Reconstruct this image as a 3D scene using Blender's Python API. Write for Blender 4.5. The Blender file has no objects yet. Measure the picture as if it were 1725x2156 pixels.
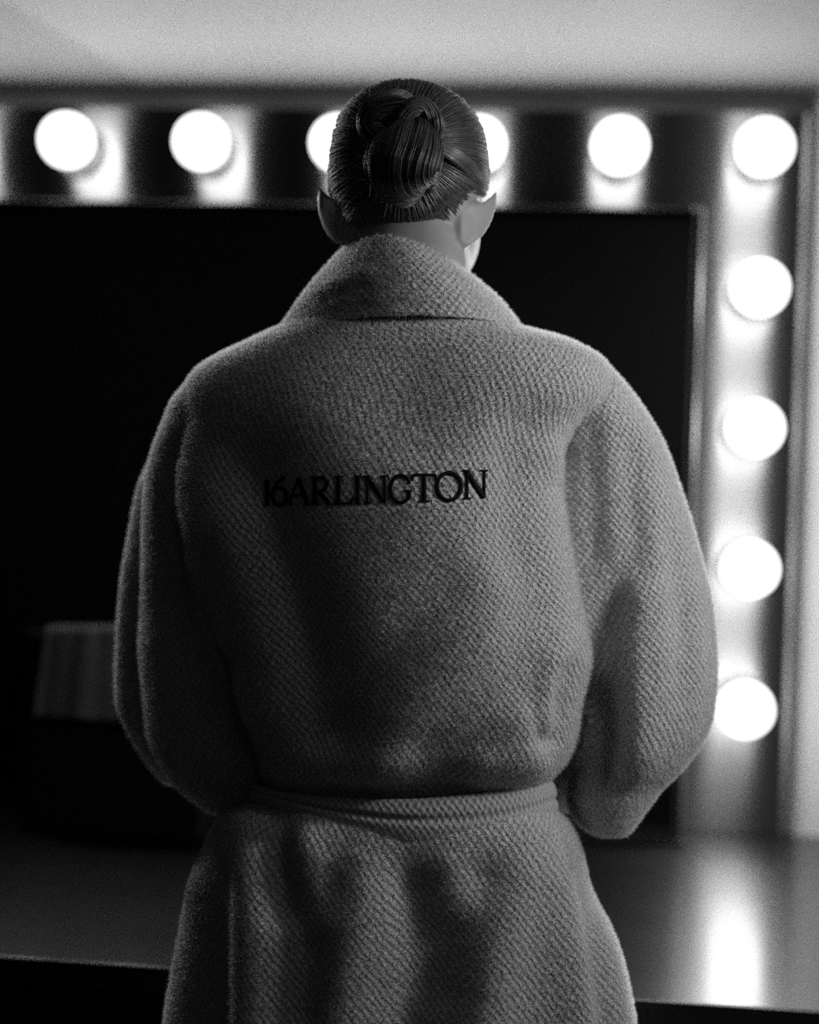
import bpy, bmesh, math, random
import numpy as np
from mathutils import Vector, Matrix
from mathutils.bvhtree import BVHTree

random.seed(7); np.random.seed(7)
scene = bpy.context.scene
COL = scene.collection

# ------------------------------------------------------------------ camera, world, exposure, lights
IW, IH = 1725.0, 2156.0
LENS = 43.0
FPX = LENS / 24.0 * IW
K = 1.224                                   # bulb spacing 0.2448 m
CAM_Z = 1.29
CAM = np.array([-0.267 * K, -2.077 * K, CAM_Z])
YAW, PITCH, ROLL = math.radians(-5.81), math.radians(0.0), math.radians(2.02)
FW = np.array([math.sin(YAW) * math.cos(PITCH), math.cos(YAW) * math.cos(PITCH), -math.sin(PITCH)])
_r = np.array([math.cos(YAW), -math.sin(YAW), 0.0]); _d = np.cross(FW, _r)
RT = math.cos(ROLL) * _r - math.sin(ROLL) * _d
DN = math.sin(ROLL) * _r + math.cos(ROLL) * _d

def at(px, py, Y):
    """world point seen at photograph pixel px,py at depth plane Y"""
    d = FW + (px - IW / 2) / FPX * RT + (py - IH / 2) / FPX * DN
    t = (Y - CAM[1]) / d[1]
    return CAM + d * t

def proj(P):
    v = np.asarray(P) - CAM
    z = v @ FW
    return IW / 2 + FPX * (v @ RT) / z, IH / 2 + FPX * (v @ DN) / z

cd = bpy.data.cameras.new('camera')
cd.sensor_fit = 'HORIZONTAL'; cd.sensor_width = 24.0; cd.lens = LENS
cd.clip_start = 0.05; cd.clip_end = 50
cd.dof.use_dof = True; cd.dof.focus_distance = 1.46
cd.dof.aperture_fstop = 1.4
co = bpy.data.objects.new('camera', cd); COL.objects.link(co)
M = Matrix.Identity(4)
for i in range(3):
    M[i][0] = RT[i]; M[i][1] = -DN[i]; M[i][2] = -FW[i]; M[i][3] = CAM[i]
co.matrix_world = M
scene.camera = co

w = bpy.data.worlds.new('world'); scene.world = w; w.use_nodes = True
w.node_tree.nodes['Background'].inputs['Color'].default_value = (1, 1, 1, 1)
w.node_tree.nodes['Background'].inputs['Strength'].default_value = 0.004
scene.view_settings.view_transform = 'Standard'
scene.view_settings.look = 'None'
scene.view_settings.exposure = 0.0
scene.view_settings.gamma = 1.0
scene.view_settings.use_curve_mapping = False

# the photograph is grainy: leave the natural sampling grain in, keep light paths short
scene.cycles.use_denoising = False
scene.cycles.max_bounces = 4; scene.cycles.diffuse_bounces = 2; scene.cycles.glossy_bounces = 2; scene.cycles.transmission_bounces = 2
scene.cycles.sample_clamp_direct = 3.0; scene.cycles.sample_clamp_indirect = 1.2

BULB_POWER = 125.0

def area(name, loc, target, size, power):
    l = bpy.data.lights.new(name, 'AREA'); l.shape = 'DISK'; l.size = size; l.energy = power
    o = bpy.data.objects.new(name, l); COL.objects.link(o)
    o.location = loc
    o.rotation_euler = (Vector(target) - Vector(loc)).to_track_quat('-Z', 'Y').to_euler()
    return o
# added soft light, upper right, no fixture: brightens the back of the robe
area('upper_right_fill', (0.16, -1.56, 1.97), (-0.3, -1.05, 1.38), 0.20, 0.6)
# added side light at shoulder height, no fixture: rakes the right sleeve and folds
area('right_sleeve_fill', (0.46, -1.26, 1.64), (-0.15, -1.0, 1.40), 0.18, 5.4)
# added dim fill from far behind the camera, no lamp modelled
area('rear_fill', (0.3, -4.2, 2.4), (-0.4, -1.0, 1.3), 0.5, 0.4)

# ------------------------------------------------------------------ materials
def mat(name, col, rough=0.6, spec=0.5, metal=0.0, **kw):
    m = bpy.data.materials.new(name); m.use_nodes = True
    b = m.node_tree.nodes['Principled BSDF']
    c = col if isinstance(col, tuple) else (col, col, col)
    b.inputs['Base Color'].default_value = (*c, 1)
    b.inputs['Roughness'].default_value = rough
    b.inputs['Specular IOR Level'].default_value = spec
    b.inputs['Metallic'].default_value = metal
    for k, v in kw.items():
        b.inputs[k.replace('_', ' ')].default_value = v
    return m

def nodes(m):
    nt = m.node_tree
    return nt, nt.nodes, nt.links, nt.nodes['Principled BSDF']

def noise_colour(m, a, b_, scale, detail=4, rough_to=None, stretch=(1, 1, 1)):
    nt, N, L, P = nodes(m)
    tc = N.new('ShaderNodeTexCoord'); mp = N.new('ShaderNodeMapping'); mp.inputs['Scale'].default_value = stretch
    nz = N.new('ShaderNodeTexNoise'); nz.inputs['Scale'].default_value = scale; nz.inputs['Detail'].default_value = detail
    L.new(tc.outputs['Object'], mp.inputs['Vector']); L.new(mp.outputs['Vector'], nz.inputs['Vector'])
    cr = N.new('ShaderNodeValToRGB')
    cr.color_ramp.elements[0].color = (a, a, a, 1); cr.color_ramp.elements[1].color = (b_, b_, b_, 1)
    cr.color_ramp.elements[0].position = 0.3; cr.color_ramp.elements[1].position = 0.7
    L.new(nz.outputs['Fac'], cr.inputs['Fac']); L.new(cr.outputs['Color'], P.inputs['Base Color'])
    return nz

M_wall = mat('wall_plaster', 0.22, 0.9, 0.2); noise_colour(M_wall, 0.19, 0.22, 3)
M_wallright = mat('wall_pale', 0.4, 0.9, 0.2); noise_colour(M_wallright, 0.18, 0.20, 3)
M_darkwall = mat('wall_dark', 0.05, 0.9, 0.2); noise_colour(M_darkwall, 0.02, 0.03, 2)
M_floor = mat('floor_dark', 0.04, 0.5, 0.4); noise_colour(M_floor, 0.02, 0.03, 4)
M_ceiling = mat('ceiling_grey', 0.12, 0.9, 0.2); noise_colour(M_ceiling, 0.035, 0.045, 2)

# brushed metal of the lamp board: grain runs sideways, so highlights stretch up and down
M_brushed = bpy.data.materials.new('brushed_metal'); M_brushed.use_nodes = True
nt, N, L, P = nodes(M_brushed)
P.inputs['Base Color'].default_value = (0.04, 0.04, 0.04, 1)
P.inputs['Metallic'].default_value = 1.0
P.inputs['Roughness'].default_value = 0.34
P.inputs['Anisotropic'].default_value = 0.97
tg = N.new('ShaderNodeTangent'); tg.direction_type = 'RADIAL'; tg.axis = 'Z'
L.new(tg.outputs['Tangent'], P.inputs['Tangent'])
P.inputs['Anisotropic Rotation'].default_value = 0.25

M_rim = mat('rim_dark_metal', 0.002, 0.7, 0.05)
M_rimpale = mat('rim_grey', 0.02, 0.6, 0.3)
M_chrome = mat('satin_metal_edge', 0.05, 0.5, 0.5, 0.6)
M_raildark = mat('dark_metal_edge', 0.001, 0.7, 0.03, 0.0)
M_screen = mat('black_screen', 0.004, 0.35, 0.12); noise_colour(M_screen, 0.004, 0.006, 1.5)
M_blackplastic = mat('black_plastic', 0.006, 0.5, 0.3)
M_socket = mat('socket_black', 0.02, 0.4, 0.5)
# brushed steel worktop: grain runs along the counter, so reflections stretch towards the viewer
M_counter = mat('counter_steel', 0.038, 0.22, 0.5, 1.0, Anisotropic=0.75, Anisotropic_Rotation=0.0); noise_colour(M_counter, 0.075, 0.09, 2.5, 3, None, (1, 3, 1))
nt, N, L, P = nodes(M_counter)
tv = N.new('ShaderNodeCombineXYZ'); tv.inputs[1].default_value = 1.0
L.new(tv.outputs[0], P.inputs['Tangent'])
M_counteredge = mat('counter_edge_strip', 0.01, 0.4, 0.3)
M_cabinet = mat('cabinet_black', 0.006, 0.6, 0.2)
M_bulb = bpy.data.materials.new('bulb_glow'); M_bulb.use_nodes = True
nt, N, L, P = nodes(M_bulb)
P.inputs['Base Color'].default_value = (0.8, 0.8, 0.8, 1)
P.inputs['Emission Color'].default_value = (1, 1, 1, 1)
P.inputs['Emission Strength'].default_value = BULB_POWER

M_cloth = mat('pale_cloth', 0.2, 0.95, 0.1); noise_colour(M_cloth, 0.05, 0.065, 14)
M_box = mat('black_box', 0.004, 0.7, 0.05)
M_skin = mat('skin', 0.42, 0.5, 0.4); noise_colour(M_skin, 0.27, 0.32, 60)
M_hair = mat('hair', 0.12, 0.33, 0.7); noise_colour(M_hair, 0.08, 0.15, 40)
def see_through(m, fac, c):
    nt, N, L, P = nodes(m)
    tr = N.new('ShaderNodeBsdfTranslucent'); tr.inputs['Color'].default_value = (c, c, c, 1)
    mx = N.new('ShaderNodeMixShader'); mx.inputs['Fac'].default_value = fac
    L.new(P.outputs[0], mx.inputs[1]); L.new(tr.outputs[0], mx.inputs[2])
    L.new(mx.outputs[0], N['Material Output'].inputs['Surface'])
see_through(M_hair, 0.3, 0.3)
M_pile = mat('terry_pile', 0.72, 0.9, 0.1); noise_colour(M_pile, 0.66, 0.76, 50); see_through(M_pile, 0.75, 0.92)
M_hairbase = mat('hair_base', 0.05, 0.6, 0.2)
M_thread = mat('black_thread', 0.006, 0.8, 0.15)

def waffle(name, a, b_, strength=0.55):
    m = bpy.data.materials.new(name); m.use_nodes = True
    nt, N, L, P = nodes(m)
    P.inputs['Roughness'].default_value = 0.95
    P.inputs['Specular IOR Level'].default_value = 0.1
    P.inputs['Sheen Weight'].default_value = 0.35
    P.inputs['Sheen Roughness'].default_value = 0.5
    P.inputs['Subsurface Weight'].default_value = 0.0
    P.inputs['Subsurface Radius'].default_value = (1, 1, 1)
    P.inputs['Subsurface Scale'].default_value = 0.003
    uv = N.new('ShaderNodeUVMap'); uv.uv_map = 'UVMap'
    # slight wander of the weave
    nz = N.new('ShaderNodeTexNoise'); nz.inputs['Scale'].default_value = 90; nz.inputs['Detail'].default_value = 2
    L.new(uv.outputs['UV'], nz.inputs['Vector'])
    sub = N.new('ShaderNodeVectorMath'); sub.operation = 'SUBTRACT'; sub.inputs[1].default_value = (0.5, 0.5, 0.5)
    L.new(nz.outputs['Color'], sub.inputs[0])
    sc = N.new('ShaderNodeVectorMath'); sc.operation = 'SCALE'; sc.inputs['Scale'].default_value = 0.0065
    L.new(sub.outputs['Vector'], sc.inputs[0])
    ad = N.new('ShaderNodeVectorMath'); ad.operation = 'ADD'
    L.new(uv.outputs['UV'], ad.inputs[0]); L.new(sc.outputs['Vector'], ad.inputs[1])
    sep = N.new('ShaderNodeSeparateXYZ'); L.new(ad.outputs['Vector'], sep.inputs[0])
    def math_(op, x, y=None):
        n = N.new('ShaderNodeMath'); n.operation = op
        if isinstance(x, (int, float)): n.inputs[0].default_value = x
        else: L.new(x, n.inputs[0])
        if y is not None:
            if isinstance(y, (int, float)): n.inputs[1].default_value = y
            else: L.new(y, n.inputs[1])
        return n.outputs[0]
    p = 2 * math.pi / 0.0080
    cu, cv = sep.outputs['X'], sep.outputs['Y']
    d1 = math_('MULTIPLY', math_('ADD', cu, math_('MULTIPLY', cv, 0.75)), p)
    d2 = math_('MULTIPLY', math_('SUBTRACT', cu, math_('MULTIPLY', cv, 0.75)), p)
    s1 = math_('SINE', d1); s2 = math_('SINE', d2)
    h = math_('ADD', math_('MULTIPLY', math_('ADD', s1, math_('MULTIPLY', s2, 0.95)), 0.24), 0.5)
    n2 = N.new('ShaderNodeTexNoise'); n2.inputs['Scale'].default_value = 700; n2.inputs['Detail'].default_value = 3
    L.new(uv.outputs['UV'], n2.inputs['Vector'])
    hh = math_('ADD', h, math_('MULTIPLY', n2.outputs['Fac'], 0.9))
    bp = N.new('ShaderNodeBump'); bp.inputs['Strength'].default_value = strength; bp.inputs['Distance'].default_value = 0.0036
    L.new(hh, bp.inputs['Height']); L.new(bp.outputs['Normal'], P.inputs['Normal'])
    cr = N.new('ShaderNodeValToRGB')
    cr.color_ramp.elements[0].color = (a, a, a, 1); cr.color_ramp.elements[1].color = (b_, b_, b_, 1)
    cr.color_ramp.elements[0].position = 0.25; cr.color_ramp.elements[1].position = 1.2 / 1.3
    L.new(math_('MULTIPLY', hh, 0.77), cr.inputs['Fac']); L.new(cr.outputs['Color'], P.inputs['Base Color'])
    return m
M_robe = waffle('robe_waffle_cloth', 0.44, 0.74, 1.0)
M_beltshaded = waffle('belt_waffle_shaded', 0.27, 0.52)  # same cloth as the robe, with shadow at the waist put into its colour

# ------------------------------------------------------------------ object helpers
def setp(o, label=None, cat=None, group=None, kind=None):
    if label: o['label'] = label
    if cat: o['category'] = cat
    if group: o['group'] = group
    if kind: o['kind'] = kind
    return o

def link(name, me, m=None, parent=None, smooth=True):
    if m is not None:
        me.materials.clear(); me.materials.append(m)
    if smooth:
        me.polygons.foreach_set('use_smooth', [True] * len(me.polygons))
    o = bpy.data.objects.new(name, me); COL.objects.link(o)
    if parent is not None:
        o.parent = parent
        o.matrix_parent_inverse = parent.matrix_basis.inverted()
    return o

def empty(name, loc):
    o = bpy.data.objects.new(name, None); COL.objects.link(o); o.location = [float(v) for v in loc]
    return o

def mesh(name, V, F):
    me = bpy.data.meshes.new(name)
    me.from_pydata([tuple(map(float, v)) for v in V], [], [tuple(int(i) for i in f) for f in F])
    me.update()
    return me

def box_mesh(name, x0, x1, y0, y1, z0, z1, bevel=0.0, seg=3):
    bm = bmesh.new()
    bmesh.ops.create_cube(bm, size=1.0)
    for v in bm.verts:
        v.co = ((x0 + x1) / 2 + v.co.x * (x1 - x0), (y0 + y1) / 2 + v.co.y * (y1 - y0), (z0 + z1) / 2 + v.co.z * (z1 - z0))
    if bevel > 0:
        bmesh.ops.bevel(bm, geom=bm.edges[:], offset=bevel, segments=seg, affect='EDGES', profile=0.5)
    me = bpy.data.meshes.new(name); bm.to_mesh(me); bm.free()
    return me

def box(name, x0, x1, y0, y1, z0, z1, m, parent=None, bevel=0.0, seg=3):
    return link(name, box_mesh(name, x0, x1, y0, y1, z0, z1, bevel, seg), m, parent, smooth=False)

def lathe_mesh(name, prof, axis='Y', n=48, caps=True):
    V, F = [], []
    for (r, h) in prof:
        for k in range(n):
            a = 2 * math.pi * k / n
            if axis == 'Y': V.append((r * math.cos(a), h, r * math.sin(a)))
            else: V.append((r * math.cos(a), r * math.sin(a), h))
    for i in range(len(prof) - 1):
        for k in range(n):
            k2 = (k + 1) % n
            F.append((i * n + k, i * n + k2, (i + 1) * n + k2, (i + 1) * n + k))
    if caps:
        F.append(tuple(range(n))); F.append(tuple((len(prof) - 1) * n + k for k in reversed(range(n))))
    me = mesh(name, V, F)
    bm = bmesh.new(); bm.from_mesh(me); bmesh.ops.remove_doubles(bm, verts=bm.verts[:], dist=1e-6)
    bmesh.ops.recalc_face_normals(bm, faces=bm.faces[:]); bm.to_mesh(me); bm.free()
    return me

def spline(xs, ys, q):
    """monotone-ish cubic (Catmull-Rom tangents) through (xs, ys)"""
    xs = np.asarray(xs, float); ys = np.asarray(ys, float); q = np.asarray(q, float)
    m = np.zeros_like(ys)
    m[1:-1] = (ys[2:] - ys[:-2]) / (xs[2:] - xs[:-2])
    m[0] = (ys[1] - ys[0]) / (xs[1] - xs[0]); m[-1] = (ys[-1] - ys[-2]) / (xs[-1] - xs[-2])
    i = np.clip(np.searchsorted(xs, q) - 1, 0, len(xs) - 2)
    h = xs[i + 1] - xs[i]; t = np.clip((q - xs[i]) / h, 0, 1)
    return (2*t**3 - 3*t**2 + 1) * ys[i] + (t**3 - 2*t**2 + t) * h * m[i] + (-2*t**3 + 3*t**2) * ys[i+1] + (t**3 - t**2) * h * m[i+1]

def curve_pts(pts, n):
    pts = np.asarray(pts, float)
    d = np.r_[0, np.cumsum(np.linalg.norm(np.diff(pts, axis=0), axis=1))]; d /= d[-1]
    q = np.linspace(0, 1, n)
    return np.stack([spline(d, pts[:, k], q) for k in range(pts.shape[1])], 1)

# ------------------------------------------------------------------ the room
BX = 0.2448; BZ = 0.2392; CORNER_Z = CAM_Z + 0.524 * K
COUNTER_Z = CORNER_Z - 0.9716 * K
COUNTER_FRONT = -0.6878 * K
PANEL_Y = 0.088
WALL_Y = 0.118

def structure(o): o['kind'] = 'structure'; return o
XL, XR, YB = -3.4, 0.95, -4.6
structure(box('wall_back', XL, XR, WALL_Y, WALL_Y + 0.1, 0, 2.75, M_wall))
structure(box('wall_right', XR, XR + 0.1, YB, WALL_Y + 0.1, 0, 2.75, M_wallright))
structure(box('wall_left', XL - 0.1, XL, YB, WALL_Y + 0.1, 0, 2.75, M_darkwall))
structure(box('wall_front', XL - 0.1, XR + 0.1, YB - 0.1, YB, 0, 2.75, M_darkwall))
structure(box('floor', XL - 0.1, XR + 0.1, YB - 0.1, WALL_Y + 0.1, -0.1, 0, M_floor))
structure(box('ceiling', XL - 0.1, XR + 0.1, YB - 0.1, WALL_Y + 0.1, 2.75, 2.85, M_ceiling))

# counter: slab with an edge strip, standing on a black cabinet
CX0, CX1 = -3.1, 0.94
ct = empty('counter', ((CX0 + CX1) / 2, COUNTER_FRONT / 2, 0))
box('worktop', CX0, CX1, COUNTER_FRONT, WALL_Y - 0.003, COUNTER_Z - 0.03, COUNTER_Z, M_counter, ct, 0.002, 2)
box('edge_strip', CX0, CX1, COUNTER_FRONT - 0.004, COUNTER_FRONT - 0.0005, COUNTER_Z - 0.03, COUNTER_Z - 0.0005, M_counteredge, ct, 0.0012, 2)
nd = 6
for k in range(nd):
    xa = CX0 + (CX1 - CX0) * k / nd; xb = CX0 + (CX1 - CX0) * (k + 1) / nd
    box('cabinet_door', xa + 0.004, xb - 0.004, COUNTER_FRONT + 0.05, COUNTER_FRONT + 0.07, 0.08, COUNTER_Z - 0.035, M_cabinet, ct, 0.002, 2)
box('carcass', CX0 + 0.01, CX1 - 0.01, COUNTER_FRONT + 0.072, WALL_Y - 0.005, 0.08, COUNTER_Z - 0.031, M_cabinet, ct)
box('plinth', CX0 + 0.01, CX1 - 0.01, COUNTER_FRONT + 0.12, WALL_Y - 0.005, 0.0, 0.079, M_cabinet, ct)
setp(ct, 'long glossy dark dressing-room counter with a thin bright front edge', 'counter')

# lamp board: brushed metal boards with rims, carrying the globe bulbs
PR = at(1694, 225, PANEL_Y)[0]
PT = at(1000, 232, PANEL_Y)[2]
SIDE_IN = -0.175
NB = 7
PLX = -NB * BX - 0.07
lb = empty('lamp_board', ((PR + PLX) / 2, PANEL_Y, COUNTER_Z))
TB = CORNER_Z - 0.155
box('top_board', PLX, PR, PANEL_Y, WALL_Y - 0.001, TB, PT, M_brushed, lb)
box('side_board', SIDE_IN, PR, PANEL_Y, WALL_Y - 0.001, COUNTER_Z + 0.002, TB - 0.0005, M_brushed, lb)
box('side_board', PLX, PLX + 0.25, PANEL_Y, WALL_Y - 0.001, COUNTER_Z + 0.002, TB - 0.0005, M_brushed, lb)
box('back_board', PLX + 0.25, SIDE_IN, PANEL_Y + 0.02, WALL_Y - 0.001, COUNTER_Z + 0.002, TB - 0.0005, M_blackplastic, lb)
box('top_rim', PLX - 0.012, PR + 0.012, PANEL_Y - 0.010, WALL_Y - 0.001, PT + 0.0005, PT + 0.024, M_rim, lb, 0.002, 2)
box('side_rim', PR + 0.0005, PR + 0.012, PANEL_Y + 0.002, WALL_Y - 0.001, COUNTER_Z + 0.002, PT, M_rimpale, lb, 0.002, 2)
box('side_rim', PLX - 0.012, PLX - 0.0005, PANEL_Y + 0.002, WALL_Y - 0.001, COUNTER_Z + 0.002, PT, M_rimpale, lb, 0.002, 2)
setp(lb, 'brushed metal lamp board framing the black screen, fixed to the wall', 'lamp board')

R_B = 0.0470
prof = []
for k in range(33):
    a = -math.pi / 2 + math.pi * k / 32
    r, h = R_B * math.cos(a), R_B * math.sin(a)
    if h > R_B * 0.92: break
    prof.append((max(r, 1e-5), h))
globe_me = lathe_mesh('globe', prof[::2] + [prof[-1]], 'Y', 28, True)
sock_me = lathe_mesh('socket', [(0.016, R_B * 0.9), (0.018, R_B * 0.93), (0.018, 0.070), (0.022, 0.077), (0.044, 0.081), (0.0475, 0.083), (0.048, PANEL_Y - 0.001), (0.001, PANEL_Y - 0.001)], 'Y', 32, True)
ordinals = {-5: 'round lit globe bulb, leftmost in the top row over the screen',
            -4: 'round lit globe bulb, second from the left edge in the top row',
            -3: "round lit globe bulb half hidden by the left side of the head",
            -2: "round lit globe bulb half hidden by the right side of the head",
            -1: 'round lit globe bulb in the top row next to the corner bulb',
            0: 'round lit globe bulb in the upper right corner of the lamp board'}
col_names = {1: 'round lit globe bulb directly below the corner bulb in the side column',
             2: 'round lit globe bulb in the middle of the right side column',
             3: 'round lit globe bulb second from the bottom of the right side column',
             4: 'round lit globe bulb lowest in the right side column above the counter'}
def bulb(x, z, label, group):
    e = empty('globe_bulb', (x, PANEL_Y - 0.001, z))
    g = bpy.data.objects.new('globe', globe_me); COL.objects.link(g); g.parent = e; g.location = (0, -(PANEL_Y - 0.001), 0)
    s = bpy.data.objects.new('socket', sock_me); COL.objects.link(s); s.parent = e; s.location = (0, -(PANEL_Y - 0.001), 0)
    setp(e, label, 'bulb', group)
globe_me.materials.append(M_bulb); sock_me.materials.append(M_socket)
for me_ in (globe_me, sock_me): me_.polygons.foreach_set('use_smooth', [True] * len(me_.polygons))
for i in range(0, NB + 1):
    bulb(-i * BX, CORNER_Z, ordinals.get(-i, 'round lit globe bulb just beyond the left end of the visible top row' if i == 6 else 'round lit globe bulb last on the far left end of the top row'), 'globe bulbs on the lamp board' if i <= 5 else 'globe bulbs beyond the left edge')
for j in range(1, 5):
    bulb(0, CORNER_Z - j * BZ, col_names[j], 'globe bulbs on the lamp board')

# the black screen standing on the counter
SY0 = -0.035
c_tr = at(1481, 437, SY0); c_br = at(1441, 1793, SY0)
SX1 = (c_tr[0] + c_br[0]) / 2; SZ1 = c_tr[2]; SX0 = SX1 - 1.98; SZ0 = COUNTER_Z + 0.012
sc = empty('black_screen', ((SX0 + SX1) / 2, SY0 + 0.03, COUNTER_Z))
BZW = 0.018
def rail(name, horiz, a0, a1, edge, sgn):
    """rounded metallic rail: horiz -> along X at z=edge, else along Z at x=edge; sgn outward"""
    prof = [(0.0, 0.010), (0.0, 0.004), (0.003, 0.0), (0.0065, 0.0012), (0.009, 0.0045), (0.0115, 0.0012), (0.015, 0.0), (0.018, 0.003), (0.0195, 0.010), (0.0195, 0.055), (0.0, 0.055)]
    V, F = [], []; n = len(prof)
    for aa in (a0, a1):
        for (u, y) in prof:
            e = edge + sgn * (u - 0.0195)
            V.append((aa, SY0 + y, e) if horiz else (e, SY0 + y, aa))
    for k in range(n):
        F.append((k, (k + 1) % n, n + (k + 1) % n, n + k))
    F.append(tuple(range(n))); F.append(tuple(range(2 * n - 1, n - 1, -1)))
    me = mesh(name, V, F)
    bm = bmesh.new(); bm.from_mesh(me); bmesh.ops.recalc_face_normals(bm, faces=bm.faces[:]); bm.to_mesh(me); bm.free()
    return link(name, me, M_chrome, sc, smooth=False)
rail('frame_rail', False, SZ0, SZ1, SX1, 1)
rail('frame_rail', False, SZ0, SZ1, SX0, -1)
tr_o = rail('frame_rail', True, SX0 + 0.0195, SX1 - 0.0195, SZ1, 1)
tr_o.data.materials.clear(); tr_o.data.materials.append(M_raildark)
box('bottom_rail', SX0 + 0.0195, SX1 - 0.0195, SY0 + 0.004, SY0 + 0.05, SZ0, SZ0 + 0.019, M_blackplastic, sc)
box('display_glass', SX0 + 0.0195, SX1 - 0.0195, SY0 + 0.008, SY0 + 0.05, SZ0 + 0.0195, SZ1 - 0.0195, M_screen, sc)
box('back_cover', SX0 + 0.03, SX1 - 0.03, SY0 + 0.051, SY0 + 0.085, SZ0 + 0.03, SZ1 - 0.03, M_blackplastic, sc, 0.004)
box('foot_rail', SX0 + 0.005, SX1 + 0.001, SY0 - 0.004, SY0 + 0.06, COUNTER_Z + 0.0005, SZ0 - 0.0005, M_blackplastic, sc, 0.002)
setp(sc, 'wide black glossy screen with a thin metallic edge standing on the counter', 'screen')

# black box with a pale cloth hung over it, on the counter at the left
BY = -0.20
p0 = at(48, 1512, BY); p1 = at(430, 1512, BY)
bxe = empty('storage_box', ((p0[0] + p1[0]) / 2, BY + 0.05, COUNTER_Z))
box('box_body', p0[0], p1[0], BY, BY + 0.12, COUNTER_Z + 0.0005, at(100, 1340, BY)[2], M_box, bxe, 0.006)
box('box_lid', p0[0] - 0.004, p1[0] + 0.004, BY - 0.004, BY + 0.124, at(100, 1340, BY)[2] + 0.0005, at(100, 1334, BY)[2] + 0.0005, M_box, bxe, 0.003)
setp(bxe, 'black box standing on the counter behind the left sleeve', 'box')
V, F = [], []
nx, nz = 60, 30
for j in range(nz + 1):
    s = j / nz
    for i in range(nx + 1):
        t = i / nx
        px = (96 - 26 * s) + t * (330 - (96 - 26 * s)); py = 1328 + s * 178 + t * 16 * s
        fold = 0.007 * math.sin(t * 12 + 0.4) * (0.4 + 0.6 * s) + 0.002 * math.sin(t * 29)
        V.append(at(px, py, BY - 0.016 + fold - 0.012 * s))
for i in range(nx + 1):       # part lying over the lid
    pass
for j in range(nz):
    for i in range(nx):
        a = j * (nx + 1) + i
        F.append((a, a + 1, a + nx + 2, a + nx + 1))
base = len(V)
for j in range(1, 9):
    for i in range(nx + 1):
        v = np.array(V[i]); V.append((v[0], v[1] + 0.005 * j, v[2] + 0.003 * math.sin(j)))
for j in range(8):
    for i in range(nx):
        a = (base + (j - 1) * (nx + 1) + i) if j else i
        b_ = base + j * (nx + 1) + i
        F.append((a, b_, b_ + 1, a + 1))
cl = link('folded_cloth', mesh('folded_cloth', V, F), M_cloth)
md = cl.modifiers.new('thick', 'SOLIDIFY'); md.thickness = 0.004; md.offset = -1
setp(cl, 'dim pale cloth with soft folds hanging over the black box', 'cloth')

# ================================================================== the person
person = empty('person', (at(850, 1078, -0.985)[0], -0.985, 0))
setp(person, 'person seen from behind in a pale waffle bathrobe, hair in a low bun, head bowed', 'person')

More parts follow.
